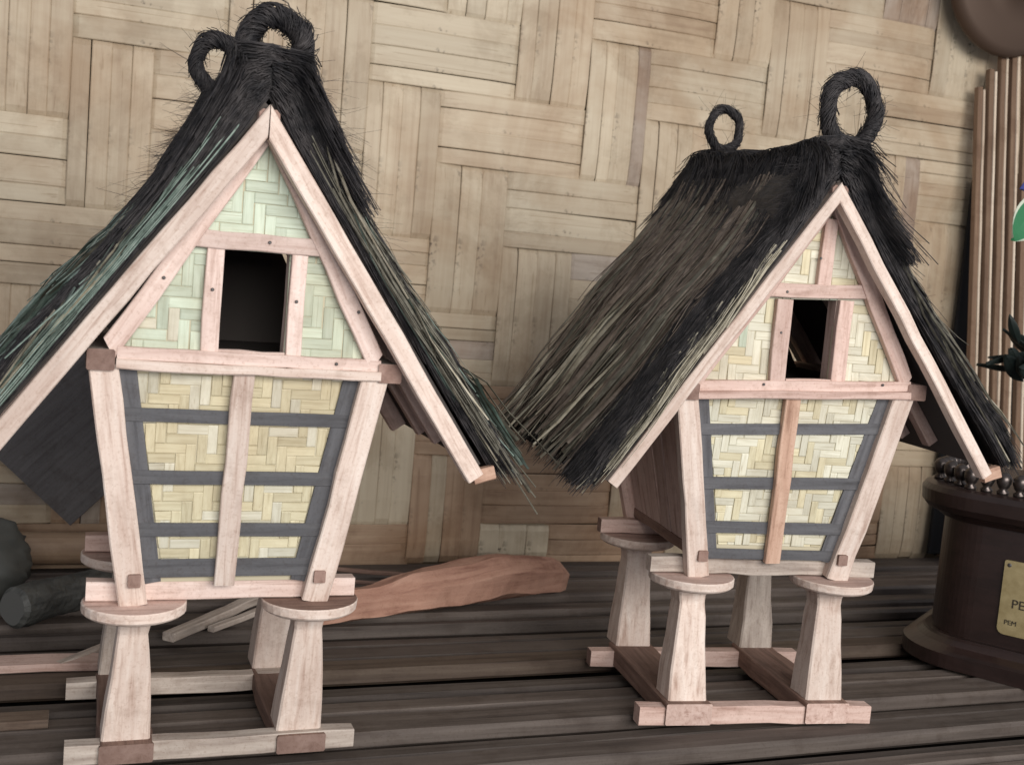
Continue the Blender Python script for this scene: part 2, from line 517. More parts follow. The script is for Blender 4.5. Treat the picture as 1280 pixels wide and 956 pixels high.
def panel_strips(parent, poly, plane_y, cell, mat_pick, mirror_x=None, phase=0, hole=None):
    """3/3 twill of flat split-bamboo strips, each float a piece, clipped to a convex polygon in (x,z)"""
    if poly_area(poly) < 0: poly = poly[::-1]
    xs = [p[0] for p in poly]; zs = [p[1] for p in poly]
    i0, i1 = int(math.floor(min(xs) / cell)) - 4, int(math.ceil(max(xs) / cell)) + 4
    j0, j1 = int(math.floor(min(zs) / cell)) - 4, int(math.ceil(max(zs) / cell)) + 4

    def isV(i, j):
        ii = i if (mirror_x is None or i >= mirror_x) else 2 * mirror_x - 1 - i
        return (ii + j + phase) % 6 < 3
    floats = []
    for i in range(i0, i1):
        j = j0
        while j < j1:
            if isV(i, j):
                k = j
                while k < j1 and isV(i, k): k += 1
                floats.append((i, i + 1, j, k, True)); j = k
            else: j += 1
    for j in range(j0, j1):
        i = i0
        while i < i1:
            if not isV(i, j):
                k = i
                while k < i1 and not isV(k, j): k += 1
                floats.append((i, k, j, j + 1, False)); i = k
            else: i += 1
    for (a, b, c, d, vert) in floats:
        g = cell * .02
        x0, x1, z0, z1 = a * cell + g, b * cell - g, c * cell + g, d * cell - g
        s = random.gauss(0, cell * .04)
        rect = [(x0 + s, z0), (x1 + s, z0), (x1 + s, z1), (x0 + s, z1)]
        P = clip_poly(rect, poly)
        if len(P) < 3 or poly_area(P) < cell * cell * .08: continue
        cx, cz = sum(p[0] for p in P) / len(P), sum(p[1] for p in P) / len(P)
        th = .21 + random.uniform(0, .09)

        def dep(x, z):
            t = (z - z0) / (z1 - z0) if vert else (x - x0 - s) / (x1 - x0)
            return th - .17 * abs(2 * t - 1) ** 2.5
        n = len(P)
        vs, fs = [], []
        for sc, hgt in ((1.0, -.02), (1.0, .72), (.93, 1.0)):
            for (x, z) in P:
                xx, zz = cx + (x - cx) * sc, cz + (z - cz) * sc
                h = dep(xx, zz) * (hgt if hgt > 0 else 0) + (hgt if hgt < 0 else 0)
                vs.append((xx - cx, plane_y(zz) - h - plane_y(cz), zz - cz))
        for r in range(2):
            for k in range(n):
                p, q = r * n + k, r * n + (k + 1) % n
                fs.append((p, q, q + n, p + n))
        fs.append(tuple(2 * n + k for k in range(n)))
        c3 = Vector((cx, plane_y(cz), cz)) * S
        if vert:
            M = Matrix(((0, 0, 1, c3.x), (0, -1, 0, c3.y), (1, 0, 0, c3.z), (0, 0, 0, 1)))
            vs = [(p[2], -p[1], p[0]) for p in vs]
        else:
            M = Matrix.Translation(c3)
        mesh_obj('strip', vs, fs, mat_pick(), parent, M)


def slab_xz(name, poly, plane_y, t0, t1, mat, parent):
    """flat plate following plane_y, between depths t0 (front) and t1"""
    n = len(poly)
    vs = [(x, plane_y(z) + t0, z) for x, z in poly] + [(x, plane_y(z) + t1, z) for x, z in poly]
    fs = [tuple(range(n)), tuple(range(2 * n - 1, n - 1, -1))] + [((k + 1) % n, k, k + n, (k + 1) % n + n) for k in range(n)]
    return mesh_obj(name, vs, fs, mat, parent)


def nail(parent, x, y, z, r=.17):
    v, f = loft([[(x + r * s * math.cos(2 * math.pi * k / 8), y - d, z + r * s * math.sin(2 * math.pi * k / 8)) for k in range(8)] for s, d in ((1, -.05), (1, .05), (.6, .1))])
    mesh_obj('nail', v, f, M_NAIL, parent)


def make_ring(parent, c, rx, rz, tube, yaw=0.0, seed=1, hair=220, stray=60):
    """ring of coiled black palm fibre standing on the ridge"""
    rg = np.random.default_rng(seed)
    N, K = 40, 8
    rings = []
    for i in range(N):
        a = 2 * math.pi * i / N
        tt = tube * .9 * (1 + .18 * math.sin(3 * a + seed) + .07 * math.sin(7 * a + 2 * seed))
        wob = 1 + .05 * math.sin(2 * a + seed * 1.7) + .03 * math.sin(5 * a + seed)
        rr = []
        for k in range(K):
            b = 2 * math.pi * k / K
            R = 1 + tt * math.cos(b) / max(rx, rz)
            rr.append((rx * wob * math.cos(a) * R, tt * math.sin(b), rz * wob * math.sin(a) * R))
        rings.append(rr)
    vs = [p for r in rings for p in r]
    fs = []
    for i in range(N):
        for k in range(K):
            a0, b0 = i * K + k, i * K + (k + 1) % K
            a1, b1 = ((i + 1) % N) * K + k, ((i + 1) % N) * K + (k + 1) % K
            fs.append((a0, a1, b1, b0))
    o = mesh_obj('ring', vs, fs, M_IJUK, parent, Matrix.Translation(Vector(c) * S) @ Matrix.Rotation(yaw, 4, 'Z'), smooth=True)
    # wrapped fibres
    P = []
    for q in range(hair):
        a0 = rg.uniform(0, 2 * math.pi); span = rg.uniform(.5, 1.6); b0 = rg.uniform(0, 6.28); tw = rg.uniform(1.5, 5)
        t = np.linspace(0, 1, 9); a = a0 + span * t; b = b0 + tw * t
        off = tube * (.98 + rg.uniform(0, .22) + (rg.random() < .3) * .6 * t ** 3)
        wob = 1 + .05 * np.sin(2 * a + seed * 1.7) + .03 * np.sin(5 * a + seed)
        R = 1 + off * np.cos(b) / max(rx, rz)
        P.append(np.stack([rx * wob * np.cos(a) * R, off * np.sin(b), rz * wob * np.sin(a) * R], 1))
    for q in range(stray):
        a = rg.uniform(0, 2 * math.pi); L = rg.uniform(.6, 2.2); t = np.linspace(0, 1, 9)
        d = np.array([math.cos(a), 0, math.sin(a)]) * rg.choice((1, 1, -1)) * .6 + np.array([-math.sin(a), 0, math.cos(a)]) * rg.uniform(-1, 1) + rg.normal(size=3) * .25
        d /= np.linalg.norm(d); cv = rg.normal(size=3) * .5
        p0 = np.array([rx * math.cos(a), 0, rz * math.sin(a)])
        P.append(p0 + np.outer(t * L, d) + np.outer(t ** 2 * L, cv))
    h = strands_mesh('ring_fibre', np.array(P), np.concatenate([rg.uniform(.04, .12, hair), rg.uniform(.02, .04, len(P) - hair)]), M_IJUK, o)
    h['kind'] = 'stuff'
    return o


def make_barn(P, label, seed):
    random.seed(seed)
    rg = np.random.default_rng(seed)
    root = tag(empty('rice_barn', (P['x'], P['y'], 0), math.radians(P['yaw'])), label, 'barn model', 'miniature rice barns on the plank table')
    kx = P['shear']

    def D(p):
        return (p[0], p[1], p[2] + kx * p[0] * sstep(P['zs'], 40, p[2]))

    def bm(name, p0, p1, w, h, up, mats, parent=root, **kw):
        return beam(name, D(p0), D(p1), w, h, up, mats, parent, **kw)
    UPZ, FR = (0, 0, 1), (0, -1, 0)
    wb, hb, zb, zs, ys = P['wb'], P['hb'], P['zb'], P['zs'], P['ys']
    pc, DS = P['pc'], P['DS']
    pale, pink = [M_PALE, M_END], [M_PINK, M_END]
    # ---- foot: two cross beams, two runners halved over them
    bm('foot_beam', (-wb, 1.05, hb / 2), (wb, 1.05, hb / 2), 2.0, hb, UPZ, P['m_foot'], ch=.1)
    bm('foot_beam', (-wb, P['D'] + 1.0, hb / 2), (wb, P['D'] + 1.0, hb / 2), 2.0, hb, UPZ, P['m_foot2'], ch=.1)
    for s in (-1, 1):
        xr = s * pc
        bm('runner', (xr, -.35, zb / 2 + .1), (xr, P['D'] + 2.6, zb / 2 + .1), P['rw'], zb - .1, UPZ, P['m_run'], ch=.15)
    # ---- legs with round rat-guard discs
    zp = P['zp']
    for (s, yy) in ((-1, 0), (1, 0), (-1, 1), (1, 1)):
        yb = 3.0 + yy * DS; yt_ = P['ydisc'] + 1.2 + yy * DS
        bw, tw = P['leg']
        rings = []
        for t, w, d in ((0, bw, bw * .9), (.25, bw * .93 - .05, bw * .84), (.5, bw * .80, bw * .72), (.72, tw * 1.12, tw * 1.1), (.84, tw, tw), (.91, tw * 1.06, tw * 1.06), (.96, tw * 1.25, tw * 1.25), (1.0, tw * 1.75, tw * 1.75)):
            j = random.gauss(0, .05)
            rings.append(ring_square(s * pc + .15 * t + j, yb + (yt_ - yb) * t, zb + (zs - 1.55 - zb) * t, w / 2, d / 2, .22))
        v, f = loft(rings)
        cx0, cy0 = s * pc, yb
        # grain runs up the leg: local X = up
        M = Matrix(((0, 0, 1, cx0 * S), (0, -1, 0, cy0 * S), (1, 0, 0, 0), (0, 0, 0, 1)))
        vv = [(p[2], -(p[1] - cy0), p[0] - cx0) for p in v]
        mesh_obj('leg', vv, f, M_GREYWOOD if (yy and s < 0 and not P['b']) or (yy and P['b'] and s > 0) else M_PALE, root, M)
        r = P['rdisc']
        zd = zs - .08
        th = zd - zp
        zp_ = zs - 1.7; th = zd - zp_
        prof = [(0, r * .62), (.14, r * .86), (.28, r * .95), (.42, r * .99), (.92, r), (1.0, r * .985)]
        dcx, dcy = s * P['cdisc'], P['ydisc'] + yy * DS
        v, f = loft([ring_circle(0, 0, th * t, q * (1 + .01 * math.sin(i * 5 + s)), 32, q) for i, (t, q) in enumerate(prof)])
        fm = [0] * len(f)
        fm[-1] = 1
        for k in range(32): fm[4 * 32 + k] = 0
        mesh_obj('disc', v, f, [M_PALE, M_BROWNWOOD if random.random() < .6 else M_PINK], root, Matrix.Translation(Vector((dcx, dcy, zp_)) * S), fm)
    # ---- sills
    ws = P['ws']
    for k, yy in enumerate((ys + .9, ys + DS + .9)):
        bm('sill_beam', (-ws, yy, zs + 1.0), (ws, yy, zs + 1.0), 1.8, 2.0, UPZ, pink if k else P['m_sill'], ch=.1)
    cb, ct, zt, yt = P['cb'], P['ct'], P['zt'], P['yt']
    yrb, yrt = ys + DS + 1.8, ys + DS + 1.8 + (ys - yt) * .9
    for s in (-1, 1):
        bm('floor_beam', (s * cb, ys - 2.2, zs + 2.75), (s * cb, yrb + 1.0, zs + 2.75), 1.25, 1.35, UPZ, [M_BROWNWOOD, M_END], ch=.1)
    mesh_obj('floor', [D(p) for p in ((-cb, ys, zs + 2.0), (cb, ys, zs + 2.0), (cb, yrb, zs + 2.0), (-cb, yrb, zs + 2.0), (-cb, ys, zs + 2.25), (cb, ys, zs + 2.25), (cb, yrb, zs + 2.25), (-cb, yrb, zs + 2.25))],
             [(3, 2, 1, 0), (4, 5, 6, 7), (0, 1, 5, 4), (1, 2, 6, 5), (2, 3, 7, 6), (3, 0, 4, 7)], M_BROWNWOOD, root)
    # ---- corner posts flaring outwards
    for s in (-1, 1):
        bm('corner_post', (s * cb, ys - .55, zs - .05), (s * ct, yt - .45, zt), 2.75, 1.7, FR, pale, ch=.14, bow=.12)
        bm('corner_post', (s * cb, yrb + .4, zs - .05), (s * ct, yrt + .3, zt), 2.4, 1.7, FR, pink, ch=.14)
    kf = (yt - ys) / (zt - zs)
    pf = lambda z: ys + .1 + kf * (z - zs)           # front wall plane
    pr = lambda z: yrb + (yrt - yrb) / (zt - zs) * (z - zs)

    def xw(z, inset=0): return cb + (ct - cb) * (z - zs) / (zt - zs) - inset
    z0, z1 = zs + 2.0, zt + .3
    lower = [(-xw(z0, .6), z0), (xw(z0, .6), z0), (xw(z1, .6), z1), (-xw(z1, .6), z1)]
    wp = slab_xz('front_panel', lower, pf, .0, .25, M_BACK, root)
    inner = [(-xw(z0, 2.9), z0 + 1.9), (xw(z0, 2.9), z0 + 1.9), (xw(z1, 2.9), z1), (-xw(z1, 2.9), z1)]
    if kx:
        ki = lambda p: (p[0], p[1])
    pick_low = P['pick_low']
    panel_strips(wp, inner, pf, P['cell'], pick_low, mirror_x=random.choice((-1, 0)), phase=P['phase'])
    # rear and side walls
    slab_xz('rear_panel', lower, pr, -.3, 0, M_BACK, root)
    for s in (-1, 1):
        n = 6
        for k in range(n):
            t0 = (k + .5) / n
            yb_, yt_ = ys + .8 + (yrb - ys - 1) * t0, yt + .8 + (yrt - yt - 1) * t0
            bm('side_slat', (s * (cb - .1), yb_, zs + 2.2), (s * (ct - .1), yt_, zt), (yrb - ys) / n * .94, .5, (s, 0, -.16), P['m_side'], ch=.06, seg=3, w1=(yrt - yt) / n * .94)
    # ---- slate coloured slats over the weave
    off = -.30
    for s in (-1, 1):
        a, b = (s * xw(z0, 1.9), pf(z0) + off, z0), (s * xw(z1, 1.9), pf(z1) + off, z1)
        bm('dark_slat', a, b, P['dark_w'], .22, FR, [M_SLATE, M_SLATE], ch=.03, seg=4, jit=.01)
    for zz, hh in P['slats']:
        w_ = xw(zz, 1.2)
        bm('dark_slat', (-w_, pf(zz) + off - .13, zz), (w_, pf(zz) + off - .13, zz), hh, .2, FR, [M_SLATE, M_SLATE], ch=.03, seg=4, jit=.015)
    sx0, sx1 = P['stud']
    bm('wall_stud', (sx1, pf(zs + 1.4) - .95, zs + 1.9), (sx0, pf(zt) - .85, zt + .2), P['stud_w'], .9, FR, P['m_stud'], ch=.1)
    # ---- tie beam in two lifts, wall plates with end grain to the front
    zT = zt - .4
    tie_y = yt - .95
    bm('tie_beam', (-ct + 1.15, tie_y + .35, zT + 1.55), (ct + .45, tie_y + .35, zT + 1.55), 1.5, 1.25, UPZ, P['m_tie'], ch=.08)
    bm('tie_beam', (-ct + 1.1, tie_y, zT + .5), (ct + .45, tie_y, zT + .5), 1.7, .95, UPZ, P['m_tie2'], ch=.12)
    ye = P['yrear']
    for s in (-1, 1):
        xo = P['plate'][0 if s < 0 else 1]
        bm('wall_plate', (xo, yt - 1.7, zT + .9), (xo, yrt + 2, zT + .9), 2.5, 2.0, UPZ, [M_PINK if P['b'] else M_GREYWOOD, M_END], ch=.15)
    # ---- gable
    gy = yt - .15
    pg = lambda z: gy
    gx, gz0, gz1 = P['gx'], zT + 2.1, P['gz']
    hw = ct + .6

    def gxl(z, ins): t = (gz1 - z) / (gz1 - gz0); return gx + (-hw - gx) * t + ins
    def gxr(z, ins): t = (gz1 - z) / (gz1 - gz0); return gx + (hw - gx) * t - ins
    w0, w1, wz0, wz1 = P['win']
    st0, st1 = P['stile']
    cz = P['collar']
    gp_polys = [[(gxl(gz0, .8), gz0), (w0, gz0), (w0, wz1), (gxl(wz1, .8), wz1)], [(w1, gz0), (gxr(gz0, .8), gz0), (gxr(wz1, .8), wz1), (w1, wz1)],
                [(gxl(wz1, .8), wz1), (gxr(wz1, .8), wz1), (gx, gz1 - 1)]]
    for q in gp_polys:
        gp = slab_xz('gable_panel', [D((x, 0, z))[::2] for x, z in q], pg, 0, .3, M_BACK, root)
        panel_strips(gp, [D((x, 0, z))[::2] for x, z in q], pg, P['cell'] * 1.08, P['pick_gable'], phase=random.randint(0, 5))
    slab_xz('rear_gable', [D((x, 0, z))[::2] for x, z in ((-hw, gz0 - 2), (hw, gz0 - 2), (gx, gz1))], lambda z: yrt + .6, 0, .3, M_INSIDE, root)
    mesh_obj('loft_floor', [D(p) for p in ((-ct, yt, zt + .6), (ct, yt, zt + .6), (ct, yrt, zt + .6), (-ct, yrt, zt + .6), (-ct, yt, zt + .8), (ct, yt, zt + .8), (ct, yrt, zt + .8), (-ct, yrt, zt + .8))],
             [(3, 2, 1, 0), (4, 5, 6, 7), (0, 1, 5, 4), (1, 2, 6, 5), (2, 3, 7, 6), (3, 0, 4, 7)], M_INSIDE, root)
    # rafters, collar, window frame
    bm('rafter', (-hw + 1.1, gy - .75, gz0 - .2), (gx - .1, gy - .75, gz1 - .9), 1.9, 1.0, FR, P['m_raft'], ch=.1, cut0=.6, cut1=-.6)
    bm('rafter', (hw - .6, gy - .72, gz0 - .2), (gx + .3, gy - .72, gz1 - .9), 1.9, 1.0, FR, P['m_raft'], ch=.1, cut0=-.6, cut1=.6)
    bm('collar_beam', (gxl(cz, .7), gy - .55, cz), (gxr(cz, .7), gy - .55, cz), 1.7, .9, FR, P['m_raft'], ch=.1)
    wf = bm('window_frame', (w0, gy - .4, gz0 + .1), (w1, gy - .4, gz0 + .1), .45, .8, FR, P['m_raft'], ch=.05)
    WFI = frame(D((w0, gy - .4, gz0 + .1)), D((w1, gy - .4, gz0 + .1)), FR)[0].inverted()
    for a, b in ((st0, w0), (w1, st1)):
        o = bm('stile', ((a + b) / 2, gy - .45, gz0 - .1), ((a + b) / 2 + random.uniform(-.1, .1), gy - .45, wz1), b - a, .9, FR, P['m_raft'], ch=.08)
        o.parent = wf
        o.matrix_parent_inverse = WFI
        # reveal board running inwards beside the opening
    for xx in (w0 - .15, w1 + .15):
        o = bm('reveal', (xx, gy + 1.0, gz0), (xx, gy + 1.0, wz1), .3, 2.0, FR, P['m_raft'], ch=.04, seg=2)
        o.parent = wf
        o.matrix_parent_inverse = WFI
    if P['king']:
        bm('king_post', (gx - .1, gy - .5, cz + .6), (gx + .1, gy - .5, gz1 - 3.2), 1.7, .9, FR, P['m_raft'], ch=.08)
    # ---- bargeboards and hidden rafters
    ya, ax, az = P['ya'], P['ax'], P['az']
    exl, exr, ez_l, ez_r = P['eaves']
    for yy, wd, mt, sh in ((ya, P['barge_w'], P['m_barge'], 1.0), (ys + 2.5, 1.5, pink, .93), (ys + 9, 1.5, pink, .93), (P['ybarge_rear'], 2.0, pink, .97)):
        for s, ex, ez in ((-1, exl, ez_l), (1, exr, ez_r)):
            n = Vector((ez - az, 0, ax - ex)) * -s
            n.normalize()           # outward normal of the slope
            q = n * (-wd * .5)
            A0, E0 = Vector((ax, yy, az)), Vector((ex, yy, ez))
            dd = (E0 - A0).normalized()
            ct_ = abs(n.x / dd.x)
            p0 = A0 + q + dd * (ct_ * wd * .5 + .06)
            p1 = A0.lerp(E0, sh) + q
            bm('bargeboard' if yy in (ya, P['ybarge_rear']) else 'rafter', p0, p1, wd, 1.7, FR, mt, ch=.12, seg=12, jit=.032, cut0=-ct_ * s)
    # ridge pole end
    bm('ridge_pole', (ax, ya - .4, az - 1.3), (ax, ye, az - 1.3), 2.0, 1.8, UPZ, [M_PINK, M_END], ch=.35)
    if True:
        bm('end_block', (exr - .9, ya, ez_r - .6), (exr + 1.4, ya, ez_r + .1), 1.5, 1.1, FR, [M_ORANGE, M_ORANGE], ch=.1, seg=2)
    # ---- roof lining boards
    y0, y1 = ya + .6, ye
    LEN, NRM, DIR = {}, {}, {}
    for s, ex, ez in ((-1, exl, ez_l), (1, exr, ez_r)):
        d = np.array([ex - ax, 0, ez - az], float); L = np.linalg.norm(d); d /= L
        n = np.array([-d[2] * s, 0, abs(d[0])]); n[0] = s * abs(d[2])
        LEN[s], DIR[s], NRM[s] = L, d, n
        A = np.array([ax, 0, az])
        q = [A + n * .05, A + d * L * .985 + n * .05]
        vs = []
        for yy in (y0, y1):
            for p in (q[0], q[1], q[1] + n * .45, q[0] + n * .45): vs.append(D((p[0], yy, p[2])))
        mesh_obj('roof_lining', vs, [(0, 1, 2, 3), (7, 6, 5, 4), (0, 4, 5, 1), (1, 5, 6, 2), (2, 6, 7, 3), (3, 7, 4, 0)], M_INSIDE, root)
    A = np.array([ax, 0, az])

    def thick(y, t):
        u = (y - y0) / (y1 - y0)
        sag = P['sag'] * math.sin(math.pi * min(1, max(0, u * 1.05))) + P['rear_drop'] * max(0, (u - .78) / .22) ** 2
        lump = .45 * noise.noise((y * .32, t * 5, seed)) + .22 * noise.noise((y * .9, t * 14, seed + 5))
        return max(.4, (P['th0'] + (P['th1'] - P['th0']) * u) * (.85 + .15 * math.sin(t * 3)) + lump + (P['cap'] - sag) * max(0, 1 - t / P['cap_t']) ** 1.3)

    def spt(s, t, y, h):
        if s > 0: h = h + P['flare'] * max(0, t - .25) ** 1.5 * 1.5
        p = A + DIR[s] * LEN[s] * t + NRM[s] * (.5 + h) + np.array([0, 0, 0])
        # ridge rounding: keep both sides from crossing
        x = p[0]
        if (x - ax) * s < 0: x = ax
        return np.array([x, y, p[2]])

    def dv(arr):   # vectorised hut deformation
        z = arr[..., 2]; t = np.clip((z - zs) / (40 - zs), 0, 1); ss = t * t * (3 - 2 * t)
        arr[..., 2] = z + kx * arr[..., 0] * ss
        return arr
    # solid core under the fibres
    for s in (-1, 1):
        NY, NT_ = 22, 26
        vs, fs = [], []
        for i in range(NY + 1):
            y = y0 + .2 + (y1 - y0 - .2) * i / NY
            for k in range(NT_ + 1):
                t = 1.03 * k / NT_
                h = max(.15, thick(y, t) * .72 + .35 * noise.noise((y * .35, t * 9, s * 3 + seed)))
                if i == 0 or k == NT_: h *= .55
                vs.append(D(spt(s, t, y, h)))
        for i in range(NY + 1):
            y = y0 + .2 + (y1 - y0 - .2) * i / NY
            for k in range(NT_ + 1):
                vs.append(D(spt(s, 1.03 * k / NT_, y, .02)))
        W_ = NT_ + 1; B = (NY + 1) * W_
        for i in range(NY):
            for k in range(NT_):
                a = i * W_ + k
                f = (a, a + 1, a + 1 + W_, a + W_); fs.append(f if s < 0 else f[::-1])
                fb = tuple(B + q for q in f[::-1]); fs.append(fb if s < 0 else fb[::-1])
        for i in range(NY):
            for k in (0, NT_):
                a = i * W_ + k; fs.append((a, a + W_, B + a + W_, B + a))
        for k in range(NT_):
            for i in (0, NY):
                a = i * W_ + k; fs.append((a, a + 1, B + a + 1, B + a))
        mesh_obj('thatch_layer', vs, fs, M_COREB if P['b'] and s < 0 else M_CORE, root, smooth=True)
    # bundle of fibre along the ridge
    rings = []
    hz = P['cap'] + P['th0'] - .6
    for i in range(25):
        y = y0 + .1 + (y1 - y0 - .1) * i / 24
        sc = (.9 if i in (0, 24) else 1.0) * (1 + .06 * noise.noise((y * .4, seed, 0)))
        g = (P['th0'] + (P['th1'] - P['th0']) * i / 24) / P['th0'] - 1
        u_ = i / 24
        dz_ = -P['sag'] * math.sin(math.pi * min(1, u_ * 1.05)) - P['rear_drop'] * max(0, (u_ - .78) / .22) ** 2 - .25
        rr = [(-6.6, -5.6), (-5.9, -2.0), (-4.6, 1.4), (-3.1, hz * .78), (-1.5, hz * .96), (0, hz), (1.5, hz * .96), (3.1, hz * .78), (4.6, 1.4), (5.9, -2.0), (6.6, -5.6), (4.1, -4.8), (0, .8), (-4.1, -4.8)]
        rings.append([D((ax + x * sc * (1 + .12 * g), y, az + (z * sc if z > 0 else z) + g * .6 + (dz_ if z > 1 else 0) + .25 * noise.noise((x, y * .5, seed)))) for x, z in rr])
    v, f = loft(rings)
    mesh_obj('ridge_bundle', v, f, M_IJUK, root, smooth=False)
    # fibres showing along the front edge of the thatch
    for s in (-1, 1):
        N, K = 1700, 6
        pts = np.zeros((N, K, 3))
        for q in range(N):
            y = y0 + rg.uniform(-.75, .25); t0 = rg.uniform(-.02, .88) if q % 4 else rg.uniform(-.02, .12); L = rg.uniform(.08, .26); t1 = min(t0 + L, 1.04 + rg.normal() * .02)
            h0, h1 = rg.uniform(.0, 1.05), rg.normal() * .18
            for k in range(K):
                w = k / (K - 1); t = t0 + (t1 - t0) * w
                pts[q, k] = spt(s, t, y - .25 * math.sin(w * 3) + rg.normal() * .03, max(-.2, thick(y0, max(0, t)) * (h0 + h1 * w)))
        f_ = strands_mesh('edge_fibre', dv(pts), rg.uniform(.04, .10, N), M_IJUK, root)
        f_['kind'] = 'stuff'
    # shaggy front of the ridge bundle
    N, K = 1500, 7
    pts = np.zeros((N, K, 3))
    for q in range(N):
        s = rg.choice((-1, 1)); u0 = rg.uniform(0, 1); r0 = rg.uniform(.05, 1.0)
        y = y0 - rg.uniform(0, .9); L = rg.uniform(.25, .7)
        for k in range(K):
            u = u0 + L * k / (K - 1)
            # chevron: crown centre -> down the side
            xo, zo = (3.1 * min(u, 1) + 1.9 * max(0, u - 1) + 1.2 * u, hz * (1 - .35 * min(1, u) ** 2) - 5.2 * max(0, u - .55))
            xi, zi = (3.4 * u, .9 - 4.6 * u)
            pts[q, k] = (ax + s * (xi + (xo - xi) * r0), y - .2 * math.sin(k), az + zi + (zo - zi) * r0 + rg.normal() * .08)
    f_ = strands_mesh('ridge_front_fibre', dv(pts), rg.uniform(.04, .09, N), M_IJUK, root)
    f_['kind'] = 'stuff'
    # fibres lying down the slopes
    for s in (-1, 1):
        N, K = P['nf'][0 if s < 0 else 1], 6
        pts = np.zeros((N, K, 3))
        for q in range(N):
            y = rg.uniform(y0 - .3, y1 + .3)
            if rg.random() < P['front_band']: y = rg.uniform(y0 - .5, y0 + 6.5)
            t0 = rg.uniform(-.01, .85); L = rg.uniform(.12, .34); t1 = min(t0 + L, 1.05 + rg.normal() * .02)
            dy = rg.normal() * 1.0; hh = rg.uniform(.66, 1.12); cv = rg.normal() * .5
            if P['b'] and s < 0 and y > y0 + 6.5: hh = rg.uniform(.62, .9)
            lift = abs(rg.normal()) * .35 * (rg.random() < .4)
            for k in range(K):
                w = k / (K - 1); t = t0 + (t1 - t0) * w
                pts[q, k] = spt(s, t, y + dy * w + cv * w * (1 - w), thick(min(max(y, y0), y1), max(0, t)) * hh * (1 - .12 * w) + lift * w * w + .1 * math.sin(k * 2.1 + q))
        f_ = strands_mesh('palm_fibre', dv(pts), rg.uniform(.035, .085, N), M_IJUK, root)
        f_['kind'] = 'stuff'
    # matted dry grass between the reeds
    for (s, ya_, yb_, ta, tb, hlo, hhi, n_, mt) in P['grass']:
        N, K = n_, 7
        pts = np.zeros((N, K, 3))
        for q in range(N):
            y = rg.uniform(ya_, yb_); t0 = rg.uniform(ta, tb); t1 = min(t0 + rg.uniform(.2, .5), rg.uniform(.96, 1.08))
            dy = rg.normal() * 1.4; cv = rg.normal() * 1.2; hh = rg.uniform(hlo, hhi); lf = abs(rg.normal()) * .5 * (rg.random() < .3)
            for k in range(K):
                w = k / (K - 1); t = t0 + (t1 - t0) * w
                pts[q, k] = spt(s, t, y + dy * w + cv * w * (1 - w), thick(min(max(y, y0), y1), max(0, t)) * hh + lf * w * w)
        f_ = strands_mesh('matted_grass', dv(pts), rg.uniform(.06, .17, N), mt, root)
        f_['kind'] = 'stuff'
    # ridge cap: fibres folded over the ridge, with a shaggy front
    N, K = P['ncap'], 9
    pts = np.zeros((N, K, 3))
    for q in range(N):
        y = rg.uniform(y0 - .2, y1 + .5)
        if rg.random() < .25: y = rg.uniform(y0 - .4, y0 + 3)
        a0, a1 = rg.uniform(.03, P['cap_t']) * rg.choice((1, 1, 1.5)), rg.uniform(.05, .32)
        hh = rg.uniform(.72, 1.12); dy = rg.normal() * 2.6
        for k in range(K):
            w = k / (K - 1) * 2 - 1
            s = -1 if w < 0 else 1
            t = (a0 if s < 0 else a1) * abs(w)
            th_ = thick(min(max(y, y0), y1), t) * hh
            p = spt(s, t, y + dy * w, th_)
            # round crown
            c_ = math.exp(-(t / .09) ** 2)
            pc_ = np.array([ax + s * NRM[1][0] * th_ * min(1, abs(w) * 3.2), p[1], az + th_ * 1.02 + .5])
            pts[q, k] = p * (1 - c_) + pc_ * c_
    f_ = strands_mesh('ridge_fibre', dv(pts), rg.uniform(.025, .07, N), M_IJUK, root, taper=False)
    f_['kind'] = 'stuff'
    # loose hairs standing off the ridge and edges
    N, K = P['nhair'], 7
    pts = np.zeros((N, K, 3))
    for q in range(N):
        s = rg.choice((-1, 1)); t0 = abs(rg.normal()) * .16; y = rg.uniform(y0 - .5, y1)
        if rg.random() < .45: y = y0 + rg.uniform(-.5, 2.5)
        p = spt(s, t0, y, thick(min(max(y, y0), y1), t0) * .95)
        d = NRM[s] * rg.uniform(.1, .8) + DIR[s] * rg.uniform(.1, 1.0) + np.array([0, rg.normal() * .5, 0])
        d /= np.linalg.norm(d); L = rg.uniform(1.2, 4.2); cv = rg.normal(size=3) * .45 + np.array([0, 0, -.3])
        for k in range(K):
            w = k / (K - 1); pts[q, k] = p + d * L * w + cv * L * .5 * w * w
    f_ = strands_mesh('loose_fibre', dv(pts), rg.uniform(.014, .034, N), M_IJUK, root)
    f_['kind'] = 'stuff'
